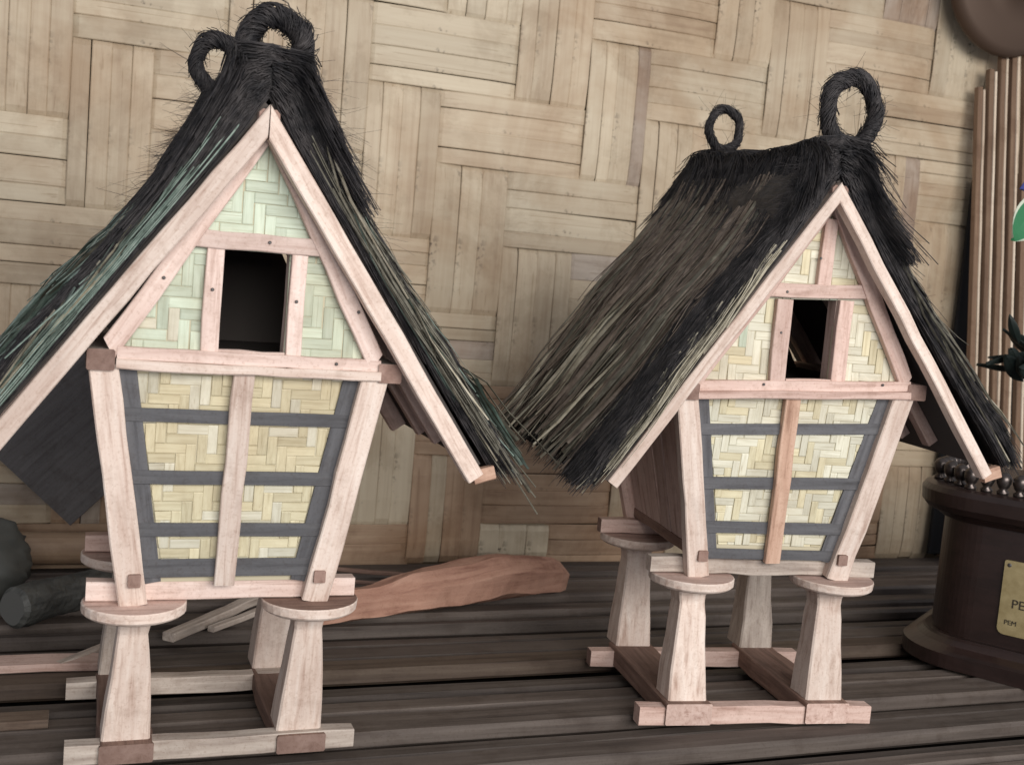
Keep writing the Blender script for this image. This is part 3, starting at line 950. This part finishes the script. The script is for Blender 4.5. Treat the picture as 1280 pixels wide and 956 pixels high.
    # ---- reeds, each one a piece
    for (s, ya_, yb_, ta, tb, la, lb, wa, wb_, hlo, hhi, n, mats) in P['reeds']:
        for q in range(n):
            y = rg.uniform(ya_, yb_); t0 = rg.uniform(ta, tb); L = rg.uniform(la, lb)
            L = min(L, max(6, (rg.uniform(*P['tmax']) - t0) * LEN[s])); w = rg.uniform(wa, wb_); hm = rg.uniform(hlo, hhi); dy = rg.normal() * 1.3 + P['reed_dy']
            lift = rg.uniform(0, 1.0) ** 2 * 2.2; bend = rg.normal() * 1.0
            cl = []
            K = 6
            for k in range(K):
                u = k / (K - 1); t = t0 + L / LEN[s] * u
                yy = y + dy * u + bend * u * (1 - u)
                cl.append(Vector(D(spt(s, t, yy, thick(min(max(yy, y0), y1), min(t, 1)) * (P['embed'] + (hm - P['embed']) * sstep(0, .45, u)) + .12 + lift * max(0, t - .55) ** 2 * 4))))
            rings = []
            tw = rg.uniform(-.3, .3)
            for k in range(K):
                tg = (cl[min(k + 1, K - 1)] - cl[max(k - 1, 0)]).normalized()
                nn = Vector(NRM[s]); side = tg.cross(nn).normalized(); nn = side.cross(tg)
                a = tw + .25 * math.sin(k + q); sd = side * math.cos(a) + nn * math.sin(a); n2 = tg.cross(sd)
                ww = w / 2 * (1 - .45 * (k / (K - 1)) ** 3) * (.7 if k == 0 else 1)
                rings.append([cl[k] + sd * ww - cl[0], cl[k] + n2 * .09 - cl[0], cl[k] - sd * ww - cl[0], cl[k] - n2 * .07 - cl[0]])
            v, f = loft(rings)
            mesh_obj('reed', v, f, mats[int(rg.integers(len(mats)))], root, Matrix.Translation(cl[0] * S))
    # ---- rings on the ridge
    for (c, rx, rz, tb, yw, hr, sy) in P['rings']:
        make_ring(root, c, rx, rz, tb, yw, seed=seed + int(c[1] * 3) % 50, hair=hr, stray=sy)
    # ---- nails
    for (x, z, dpt) in P['nails']:
        p = D((x, 0, z)); nail(root, p[0], dpt, p[2])
    return root


def picker(*opts):
    def f():
        r = random.random() * sum(w for _, w in opts)
        for m, w in opts:
            r -= w
            if r <= 0: return m
        return opts[-1][0]
    return f


PALE, PINK, GREY = [M_PALE, M_END], [M_PINK, M_END], [M_GREYWOOD, M_GREYWOOD]
ORANGE = [M_ORANGE, M_END]
A = dict(b=False, barge_w=1.85, tmax=(1.0, 1.2), cap_t=.30, front_band=.3, flare=.7, embed=.84, sag=1.7, rear_drop=2.2, x=-40.82, y=0, yaw=0, shear=0, wb=15, hb=2.1, zb=2.1, D=18.25, pc=9.0, DS=19.3, rw=5.3, zp=14.1, zs=17.4, ys=-.5, ydisc=.1, cdisc=8.95, rdisc=5.15, leg=(4.9, 3.0),
         ws=13.7, cb=9.25, ct=13.2, zt=41.8, yt=-3.6, cell=1.0, phase=1, dark_w=2.2, slats=((36.9, 1.35), (30.6, 1.4), (25.1, 1.4), (21.0, 1.9)), stud=(0.0, -.35), stud_w=2.1,
         plate=(-13.55, 14.65), gx=.9, gz=66.6, win=(-2.7, 3.8, 44.0, 53.6), stile=(-4.4, 5.4), collar=54.5, king=False,
         ya=-6.5, ax=.5, az=67.6, eaves=(-25.3, 25.0, 32.0, 32.4), ybarge_rear=22, yrear=29, th0=2.3, th1=2.6, cap=2.6,
         nf=(9000, 7000), ncap=8000, nhair=1000, reed_dy=0,
         reeds=[(-1, -4, 28, .22, .74, 14, 28, .8, 1.8, .95, 1.35, 122, [M_REED[0], M_REED[0], M_REED[0], M_REED[1]]),
                (-1, -7.2, -5.6, .08, .7, 14, 30, .4, .9, .0, .6, 26, [M_REED[0], M_REED[0], M_REED[3]]),
                (-1, 8, 28, .30, .5, 26, 36, .8, 1.6, 1.05, 1.5, 30, [M_REED[0]]),
                (1, -5.5, 26, .35, .78, 16, 28, .9, 1.8, .9, 1.6, 70, [M_REED[0], M_REED[1], M_REED[1]]),
                (1, -7.2, -5.6, .06, .65, 14, 30, .4, .8, .1, .95, 30, [M_REED[1], M_REED[3], M_REED[0]]),
                (1, -2, 14, .62, .78, 20, 27, 1.0, 1.8, 1.6, 2.6, 20, [M_REED[1], M_REED[0]])],
         grass=[(-1, -2, 28, .32, .7, .85, 1.12, 2200, M_REED[0]), (-1, -2, 28, .3, .7, .85, 1.1, 900, M_REED[1]), (1, -6, 27, .3, .7, .9, 1.15, 500, M_REED[1]), (1, -6, 27, .3, .7, .9, 1.12, 500, M_REED[0]), (1, -7, -5, .05, .7, .2, 1.0, 260, M_REED[1]), (-1, -7, -5, .05, .7, .1, .7, 240, M_REED[0])],
         rings=[((1.2, -3.6, 73.5), 2.8, 2.85, .98, 0.0, 620, 190), ((-1.9, 19, 74.5), 2.6, 2.7, .8, .1, 420, 120)],
         m_foot=GREY, m_foot2=GREY, m_run=[M_BROWNWOOD, M_END], m_sill=[M_BLUSH, M_PALE], m_side=[M_BROWNWOOD, M_END], m_stud=PALE, m_tie=[M_BLUSH, M_END], m_tie2=PALE, m_raft=[M_BLUSH, M_END], m_barge=PALE,
         pick_low=picker((M_WEAVE_Y, 5), (M_WEAVE_C, 2)), pick_gable=picker((M_WEAVE_G, 9), (M_WEAVE_C, 1)),
         nails=[(1.6, 54.6, -4.8), (9.0, 43.0, -5.05), (-8.2, 50.4, -5.1), (7.9, 54.2, -5.05), (-3.6, 49.6, -4.8), (4.6, 49.0, -4.8), (10.9, 48.4, -5.1)])
B = dict(b=True, barge_w=1.4, tmax=(.97, 1.07), cap_t=.15, front_band=.6, flare=1.7, embed=1.02, sag=1.3, rear_drop=3.0, x=25.51, y=-1.73, yaw=-7.69, shear=.055, wb=15.8, hb=2.3, zb=2.7, D=20.4, pc=9.4, DS=20.3, rw=5.8, zp=15.9, zs=18.6, ys=2.37, ydisc=2.9, cdisc=9.6, rdisc=5.3, leg=(5.1, 3.3),
         ws=15.3, cb=9.45, ct=14.3, zt=41.9, yt=-.44, cell=.95, phase=4, dark_w=2.2, slats=((37.6, 1.35), (30.7, 1.5), (24.9, 1.5), (21.4, 1.3)), stud=(-.6, .3), stud_w=1.95,
         plate=(-14.3, 15.6), gx=1.9, gz=66.4, win=(-1.9, 4.1, 44.9, 53.5), stile=(-4.0, 6.0), collar=54.6, king=True,
         ya=-4.5, ax=.6, az=67.4, eaves=(-24.4, 25.2, 32.0, 33.2), ybarge_rear=27, yrear=35, th0=2.0, th1=4.4, cap=2.6,
         nf=(12000, 6000), ncap=10000, nhair=1300, reed_dy=.4,
         reeds=[(-1, 1.0, 34, .03, .14, 24, 40, .5, 1.1, 1.0, 1.15, 30, [M_REED[2], M_REED[2], M_REED[1]]),
                (-1, 2.5, 34, .06, .30, 28, 42, .6, 1.3, .95, 1.2, 135, [M_REED[2], M_REED[2], M_REED[1], M_REED[1]]),
                (-1, 2, 33, .26, .6, 18, 32, .6, 1.3, 1.0, 1.35, 75, [M_REED[1], M_REED[1], M_REED[1], M_REED[2], M_REED[2], M_REED[3]]),
                (-1, -5.0, -3.8, .30, .7, 12, 26, .3, .55, .0, .6, 16, [M_REED[3], M_REED[1]]),
                (1, -4, 26, .35, .75, 16, 30, .8, 1.5, 1.02, 1.5, 34, [M_REED[1], M_REED[1], M_REED[3]]),
                (1, -5.0, -3.2, .06, .6, 14, 30, .3, .6, .1, 1.1, 26, [M_REED[3], M_REED[1]])],
         grass=[(-1, 0, 34, .03, .2, .96, 1.1, 1300, M_REED[2]), (-1, 2, 34, .05, .65, .9, 1.0, 1000, M_REED[2]), (-1, 2, 34, .2, .65, .92, 1.0, 500, M_REED[1]), (1, -4, 27, .3, .7, .9, 1.15, 900, M_REED[1]), (-1, -5, -3.5, .2, .7, .1, .7, 200, M_REED[3])],
         rings=[((3.1, -1.0, 76.1), 3.5, 3.8, .85, .1, 620, 220), ((-1.9, 25, 76.2), 2.6, 2.65, .5, .15, 300, 70)],
         m_foot=[M_PINK, M_PINK], m_foot2=PINK, m_run=[M_BROWNWOOD, M_PINK], m_sill=[M_GREYWOOD, M_PALE], m_side=[M_PINK, M_END], m_stud=ORANGE, m_tie=PINK, m_tie2=[M_PINK, M_END], m_raft=PINK, m_barge=PALE,
         pick_low=picker((M_WEAVE_C, 5), (M_WEAVE_Y, 2)), pick_gable=picker((M_WEAVE_C, 7), (M_WEAVE_Y, 2), (M_WEAVE_G, .4)),
         nails=[(-4.9, 43.3, -1.9), (10.9, 43.3, -1.9), (-3.0, 54.4, -1.6), (-3.2, 49.5, -1.5), (.9, 58.5, -1.6)])
make_barn(A, 'miniature rice barn with green woven gable and taller black fibre crown, on four pale legs', 3)
make_barn(B, 'miniature rice barn with cream gable and broad brown reed roof side, beside the trophy', 11)

# ------------------------------------------------------------------ trophy base at the right
M_MAROON = wood('maroon_varnished_wood', (.028, .0155, .0135), (.020, .0115, .0102), (.011, .007, .0064), along=(6, 40, 40), var=.05, stain=.2, rough=.32, spec=.5, bump=.1)
M_KNOB = NT('dark_chrome_knob')
M_KNOB.b.inputs['Metallic'].default_value = .85
M_KNOB = M_KNOB.done((.09, .075, .07), .34, .5)
kb = NT('gold_plaque')
_v = kb.coords((40, 40, 40), 0)
_g = kb.noise(_v, 1, 3)
_c = kb.ramp(_g, [(.3, (.27, .21, .10)), (.7, (.42, .345, .19))])
kb.b.inputs['Metallic'].default_value = .35
M_GOLD = kb.done(_c, .42, .5)
M_INK = NT('plaque_lettering').done((.035, .028, .022), .7, .2)
TX, TY = 89.0, 15.0
tro = tag(empty('trophy_base', (TX, TY, 0), math.radians(-56)), 'dark maroon trophy pedestal with gold plaque at right edge', 'trophy')


def chs(z, h, c):
    c *= 1.45
    out = []
    for (sx, sy, a0) in ((1, 1, 0), (-1, 1, 90), (-1, -1, 180), (1, -1, 270)):
        for k in range(15):
            a = math.radians(a0 + 90 * k / 14)
            out.append((sx * (h - c) + c * math.cos(a), sy * (h - c) + c * math.sin(a), z))
    return out


v, f = loft([chs(0.05, 18.8, 7), chs(2.2, 18.8, 7), chs(2.6, 18.2, 7), chs(3.2, 17.0, 6.2), chs(3.9, 16.2, 5.8), chs(4.3, 15.9, 5.5)])
mesh_obj('plinth', v, f, M_MAROON, tro)
v, f = loft([chs(4.2, 15.0, 5), chs(22.5, 14.9, 5)])
mesh_obj('column', v, f, M_MAROON, tro)
v, f = loft([chs(22.0, 15.3, 5), chs(22.6, 16, 5.2), chs(23.3, 17.5, 6), chs(24.3, 18.4, 6.6), chs(26.2, 18.6, 6.8), chs(27.0, 18.1, 6.6), chs(27.3, 17.2, 6.4)])
mesh_obj('cornice', v, f, M_MAROON, tro)
knobs = []
for i in range(10): knobs.append((-10 + i * 2.3, -16.0))
for i in range(9): knobs.append((-16.0, -10 + i * 2.4))
for i in range(1, 3): knobs.append((-10 - i * 2.0, -16.0 + i * 2.0))
for (x, y) in knobs:
    prof = [(27.2, .8), (27.7, .9), (28.0, .5), (28.4, .8), (29.0, 1.05), (29.7, 1.1), (30.3, .8), (30.6, .3)]
    v, f = loft([ring_circle(x, y, z, r, 12) for z, r in prof])
    mesh_obj('knob', v, f, M_KNOB, tro, smooth=True)
px0, px1, pz0, pz1 = -4.0, 7.6, 6.4, 17.6
yf = -15.1
pl = []
for (cx_, cz_, a0) in ((px1 - 1, pz0 + 1, -90), (px1 - .3, pz1 - .3, 0), (px0 + .3, pz1 - .3, 90), (px0 + 1, pz0 + 1, 180)):
    rr = 1 if a0 in (-90, 180) else .3
    for k in range(5):
        a = math.radians(a0 + 90 * k / 4); pl.append((cx_ + rr * math.cos(a), cz_ + rr * math.sin(a)))
pq = slab_xz('plaque', pl, lambda z: yf, -.15, .3, M_GOLD, tro)
for (x, z) in ((px0 + .7, pz1 - .7), (px1 - .7, pz1 - .7)):
    v, f = loft([[(x + .3 * s * math.cos(2 * math.pi * k / 10), yf - d, z + .3 * s * math.sin(2 * math.pi * k / 10)) for k in range(10)] for s, d in ((1, .1), (1, .22), (.5, .3))])
    o = mesh_obj('screw', v, f, M_NAIL, pq)


def text_mesh(name, txt, size, loc, mat, parent):
    cu = bpy.data.curves.new(name, 'FONT'); cu.body = txt; cu.size = size * S; cu.extrude = .0003
    t = bpy.data.objects.new(name, cu); COL.objects.link(t)
    bpy.context.view_layer.update()
    me = bpy.data.meshes.new_from_object(t.evaluated_get(bpy.context.evaluated_depsgraph_get()))
    bpy.data.objects.remove(t)
    me.materials.clear(); me.materials.append(mat)
    o = bpy.data.objects.new(name, me); COL.objects.link(o); o.parent = parent
    o.matrix_local = Matrix.Translation(Vector(loc) * S) @ Matrix.Rotation(math.radians(90), 4, 'X')
    return o


text_mesh('lettering', 'PE', 1.9, (px0 + 1.6, yf - .2, 10.6), M_INK, pq)
text_mesh('lettering', 'PEM', 1.0, (px0 + .9, yf - .2, 8.0), M_INK, pq)

# ------------------------------------------------------------------ laths leaning on the wall at the right
M_LATH = wood('brown_lath', (.26, .175, .115), (.19, .12, .08), (.095, .058, .04), along=(3, 90, 90), var=.3)
M_LATHP = wood('lit_lath_edge', (.80, .70, .58), (.70, .58, .46), (.46, .34, .25), along=(3, 90, 90), var=.1)
ords = ['leftmost and shortest lath of the leaning bundle', 'brown lath second from the left in the leaning bundle', 'brown lath third from the left in the leaning bundle',
        'lath fourth from the left in the leaning bundle', 'tallest lath, fifth from the left in the leaning bundle', 'short lath sixth from the left in the leaning bundle, behind the green leaf', 'short lath at the very right edge of the leaning bundle']
LA = []
for i_, h_ in enumerate((101, 105, 109, 113, 117, 84, 90)):
    LA.append(((120.6 + i_ * 2.25 + .4 * (i_ > 3), 66 - i_ * .9, 0), (119.2 + i_ * 2.2 + .4 * (i_ > 3), 77.5 - i_ * .35, h_), ords[i_]))
for (p0, p1, lb) in LA:
    r = tag(empty('lath', p0), lb, 'lath', 'laths leaning against the wall')
    d = Vector(p1) - Vector(p0)
    beam('board', (0, 0, 0), d, 1.25, 1.3, FR_ := (0, -1, 0), [M_LATH, M_LATHP], r, ch=.1, seg=10, jit=.05)
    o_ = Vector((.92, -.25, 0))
    beam('lit_edge', o_ + d * .002, d + o_ - d * .004, .55, 1.2, (0, -1, 0), [M_LATHP, M_LATHP], r, ch=.1, seg=10, jit=.04)  # pale strip paints the light caught along the lath's side
M_GAPDARK = NT('gap_dark').done((.020, .020, .022), .9, .1)
r = tag(empty('gap_backdrop', (129, 79.2, 0)), 'black backdrop added for the dark gaps behind the leaning laths at right edge', 'board')
beam('panel', (0, -.8, 41), (44, -.8, 41), 82, .8, (0, -1, 0), [M_GAPDARK, M_GAPDARK], r, ch=.1, seg=3, jit=0)  # dark sheet added so the gaps between the laths read black
r.location.x = 1.215
# round dark brown gong edge at the top right corner
M_GONG = NT('dark_bronze')
M_GONG.b.inputs['Metallic'].default_value = .3
M_GONG = M_GONG.done((.085, .055, .04), .6, .3)
v, f = loft([[(r_ * math.cos(2 * math.pi * k / 48), y_, r_ * math.sin(2 * math.pi * k / 48)) for k in range(48)] for r_, y_ in ((13, 2.2), (14.8, 2.0), (15.3, .8), (15, -.8), (13.6, -1.6), (9, -2.0), (5, -2.1), (4.4, -3.6), (2.5, -4.4), (.4, -4.6))])
o = mesh_obj('gong', v, f, M_GONG, None, Matrix.Translation(Vector((121.6, 74.0, 122.6)) * S), smooth=True)
tag(o, 'round dark brown gong hanging in the top right corner', 'gong')

# variegated leaf and blue petal
def leaf_mesh(L, Wd, curl):
    vs, fs, fm = [], [], []
    N = 12
    for i in range(N + 1):
        t = i / N
        w = Wd * math.sin(math.pi * min(1, t * .96 + .03)) ** .8
        for s_ in (-1, -.78, 0, .78, 1):
            vs.append((L * t, s_ * w / 2, curl * (t - .5) ** 2 - .18 * Wd * abs(s_) ** 2 * -1))
    for i in range(N):
        for k in range(4):
            a = i * 5 + k; fs.append((a, a + 5, a + 6, a + 1)); fm.append(1 if k in (0, 3) else 0)
    n = len(vs)
    vs += [(x, y, z - .12) for x, y, z in vs]
    fs2 = [tuple(n + q for q in f[::-1]) for f in fs]; fm2 = list(fm)
    for i in range(N):
        a = i * 5; fs2.append((a, a + n, a + 5 + n, a + 5)); fm2.append(1)
        a = i * 5 + 4; fs2.append((a, a + 5, a + 5 + n, a + n)); fm2.append(1)
    return vs, fs + fs2, fm + fm2


M_LEAF = NT('green_leaf').done((.035, .17, .075), .4, .4)
M_LEAFW = NT('pale_leaf_margin').done((.62, .66, .55), .5, .3)
M_BLUE = NT('blue_petal').done((.05, .06, .22), .6, .3)
lr = tag(empty('artificial_plant', (97, 30, 27.3)), 'artificial plant with pale edged green leaf at the right edge', 'plant')
v, f, fm = leaf_mesh(11, 6.2, 2.0)
M = Matrix.Translation(Vector((-10.3, 0, 38.7)) * S) @ Matrix.Rotation(math.radians(-52), 4, 'Y') @ Matrix.Rotation(math.radians(80), 4, 'X')
mesh_obj('leaf', v, f, [M_LEAF, M_LEAFW], lr, M, fm)
v, f, fm = leaf_mesh(7, 3.4, 1.2)
M = Matrix.Translation(Vector((-8.7, 1, 47.3)) * S) @ Matrix.Rotation(math.radians(-12), 4, 'Y') @ Matrix.Rotation(math.radians(70), 4, 'X')
mesh_obj('petal', v, f, [M_BLUE, M_BLUE], lr, M, fm)
M_DARKLEAF = NT('dark_leaf').done((.012, .018, .016), .5, .3)
rl = random.Random(9)
for q in range(16):
    v, f, fm = leaf_mesh(rl.uniform(5, 9), rl.uniform(1.6, 3.0), rl.uniform(.5, 2.0))
    M = Matrix.Translation(Vector((rl.uniform(-4.5, .8), rl.uniform(-1.5, 2), rl.uniform(14.7, 21.7))) * S) @ Matrix.Rotation(rl.uniform(1.8, 4.4), 4, 'Z') @ Matrix.Rotation(rl.uniform(-.9, .5), 4, 'Y') @ Matrix.Rotation(rl.uniform(.4, 1.6), 4, 'X')
    mesh_obj('leaf', v, f, [M_DARKLEAF, M_DARKLEAF], lr, M, fm)
pts = [Vector((0, -4, .05)), Vector((.4, -2, 9)), Vector((.2, .2, 22.7)), Vector((-1.2, .1, 40.7)), Vector((-3.4, .1, 49.2))]
v, f = loft([[(p.x + .35 * math.cos(a), p.y + .35 * math.sin(a), p.z) for a in [2 * math.pi * k / 8 for k in range(8)]] for p in pts])
mesh_obj('stem', v, f, M_LEAF, lr, smooth=True)

# ------------------------------------------------------------------ things lying on the table
# split reddish log between the barns
rg = random.Random(4)
P0, P1 = Vector((-25, 41.0, 2.6)), Vector((22.0, 56.5, 3.2))
rings = []
NS = 26
dirx = (P1 - P0).normalized()
sd = Vector((-dirx.y, dirx.x, 0))
for i in range(NS + 1):
    t = i / NS
    c = P0.lerp(P1, t) + Vector((0, 0, .9 * math.sin(t * 5) * t))
    sz = 2.6 + 1.5 * sstep(.05, .6, t) - .5 * sstep(.8, 1, t) - .5 * sstep(.965, 1, t)
    ring = []
    for k in range(7):
        a = 2 * math.pi * k / 7 + .1
        q = sz * (1 + .06 * noise.noise(Vector((t * 14, 2.2 * math.cos(a), 2.2 * math.sin(a)))) + .16 * noise.noise(Vector((t * 6, math.cos(a) * 1.3, math.sin(a) * 1.3)))) * (1.0 + .10 * math.cos(2 * a + .6))
        if math.sin(a) > .35: q *= .92
        ring.append(c + sd * (q * 1.15 * math.cos(a)) + Vector((0, 0, q * math.sin(a))))
    zmin = min(p.z for p in ring)
    ring = [Vector((p.x, p.y, p.z - zmin + .08)) for p in ring]
    rings.append(ring)
v, f = loft(rings)
Ml, Ll = frame(P0, P1, (0, 0, 1))
Mi = Ml.inverted()
vv = [(Mi @ (Vector(p) * S)) / S for p in v]
o = mesh_obj('split_log', vv, [tuple(reversed(q)) for q in f], [M_LOG, M_PINK], None, Ml)
o.data.polygons[len(f) - 1].material_index = 1
tag(o, 'reddish rough split log lying on the planks between the two barns', 'log')

# loose sticks and offcuts
def stick(name, p0, p1, w, h, mats, label, cat, **kw):
    o = beam(name, p0, p1, w, h, (0, 0, 1), mats, None, ch=.12, **kw)
    return tag(o, label, cat)


stick('stick', (-43.0, 37.2, .7), (-26.5, 56, .9), 1.9, 1.2, GREY, 'pale flat stick lying behind the legs of the green gabled barn', 'stick')
stick('stick', (-37.0, 40.5, .55), (-22.5, 55, .6), 1.2, .8, GREY, 'thin pale stick beside the longer flat stick behind the left barn', 'stick')
stick('stick', (-56.8, 28.0, .6), (-48.5, 36.5, 1.0), 1.3, 1.0, [M_GREYWOOD, M_BROWNWOOD], 'short round ended stick lying left of the left barn', 'stick')
stick('stick', (-16.5, 69.0, 1.3), (12, 60.2, .55), .8, .7, [M_BROWNWOOD, M_GREYWOOD], 'thin brown stick lying near the wall above the red log', 'stick')
stick('stick', (-21, 66.0, .5), (2, 58.0, .5), .7, .6, [M_BROWNWOOD, M_GREYWOOD], 'thinner brown stick in front of the wall above the red log', 'stick')
stick('board_offcut', (-95, 30.0, .55), (-46, 29.2, .55), 4.0, 1.0, [M_PINK, M_END], 'reddish board strip lying at far left behind the left barn', 'board', seg=8)
stick('board_offcut', (-98, 12.8, .15), (-57.5, 12.6, .15), 3.0, 1.0, [M_TABLE2, M_GREYWOOD], 'short yellowish brown board at the left edge beside the left barn', 'board', seg=8)

# dark board standing cornerwise against the wall, behind the left barn's eave
M_DB = wood('dark_grey_board', (.16, .15, .15), (.13, .12, .12), (.09, .08, .08), var=.05, stain=.3)
r = empty('tilted_board', (-60.3, 75.0, 5.6))
tag(r, 'dark grey square board standing on its corner behind the left barn', 'board')
c = Vector((4.5, 0, 21.5))
beam('panel', c + Vector((-.69, .02, -.72)) * -14.5 * 1 + Vector((0, 0, 0)), c + Vector((-.69, .02, -.72)) * 14.5, 27, 1.4, (0, -1, .05), [M_DB, M_BROWNWOOD], r, ch=.1, seg=3, jit=.01)

# dark bottle and sack at the left edge
M_BARK = wood('dark_grey_bark', (.11, .112, .106), (.07, .072, .068), (.032, .033, .032), along=(30, 60, 60), var=.05, stain=.5, rough=.5, spec=.4, bump=.9)
M_SACK = NT('dark_plastic_sack').done((.085, .088, .082), .55, .4)
M_CAP = NT('pale_roll_end')
M_CAP = M_CAP.done((.10, .10, .095), .7, .3)
def rough_roll(p0, p1, r0, r1, sd_):
    p0, p1 = Vector(p0), Vector(p1)
    M, L = frame(p0, p1, (0, 0, 1))
    rings = []
    for i in range(29):
        t = i / 28
        rr = []
        for k in range(22):
            a = 2 * math.pi * k / 22
            q = (r0 + (r1 - r0) * t) * (1 + .10 * noise.noise((t * 4, math.cos(a), math.sin(a) + sd_)) + .06 * noise.noise((t * 16, 3 * math.cos(a), 3 * math.sin(a) + sd_)))
            if i in (0, 28): q *= .8
            rr.append(((t - .5) * L, q * math.cos(a), q * math.sin(a)))
        rings.append(rr)
    v, f = loft(rings)
    return v, [tuple(reversed(x)) for x in f], M


v, f, M = rough_roll((-63.0, 43.5, 3.3), (-50.5, 55.5, 3.0), 2.9, 2.5, 1)
o = mesh_obj('dark_roll', v, f, [M_BARK, M_CAP], None, M)
o.data.polygons[len(f) - 2].material_index = 1
tag(o, 'rough dark grey roll with a pale end lying on the planks at left', 'roll')
vs, fs = [], []
NU, NV = 40, 24
for i in range(NV + 1):
    ph = math.pi * i / NV
    for k in range(NU):
        th = 2 * math.pi * k / NU
        d = Vector((math.sin(ph) * math.cos(th), math.sin(ph) * math.sin(th), math.cos(ph)))
        q = 1 + .18 * noise.noise(d * 1.6) + .12 * abs(noise.noise(d * 4.5)) + .05 * noise.noise(d * 11)
        vs.append((d.x * 10 * q, d.y * 8 * q, max(-5.9, d.z * 6.6 * q)))
for i in range(NV):
    for k in range(NU):
        a, b = i * NU + k, i * NU + (k + 1) % NU
        fs.append((a, a + NU, b + NU, b))
o = mesh_obj('sack', vs, fs, M_SACK, None, Matrix.Translation(Vector((-70.5, 57, 5.95)) * S), smooth=True)
tag(o, 'crumpled dark grey plastic sack at the left edge', 'sack')
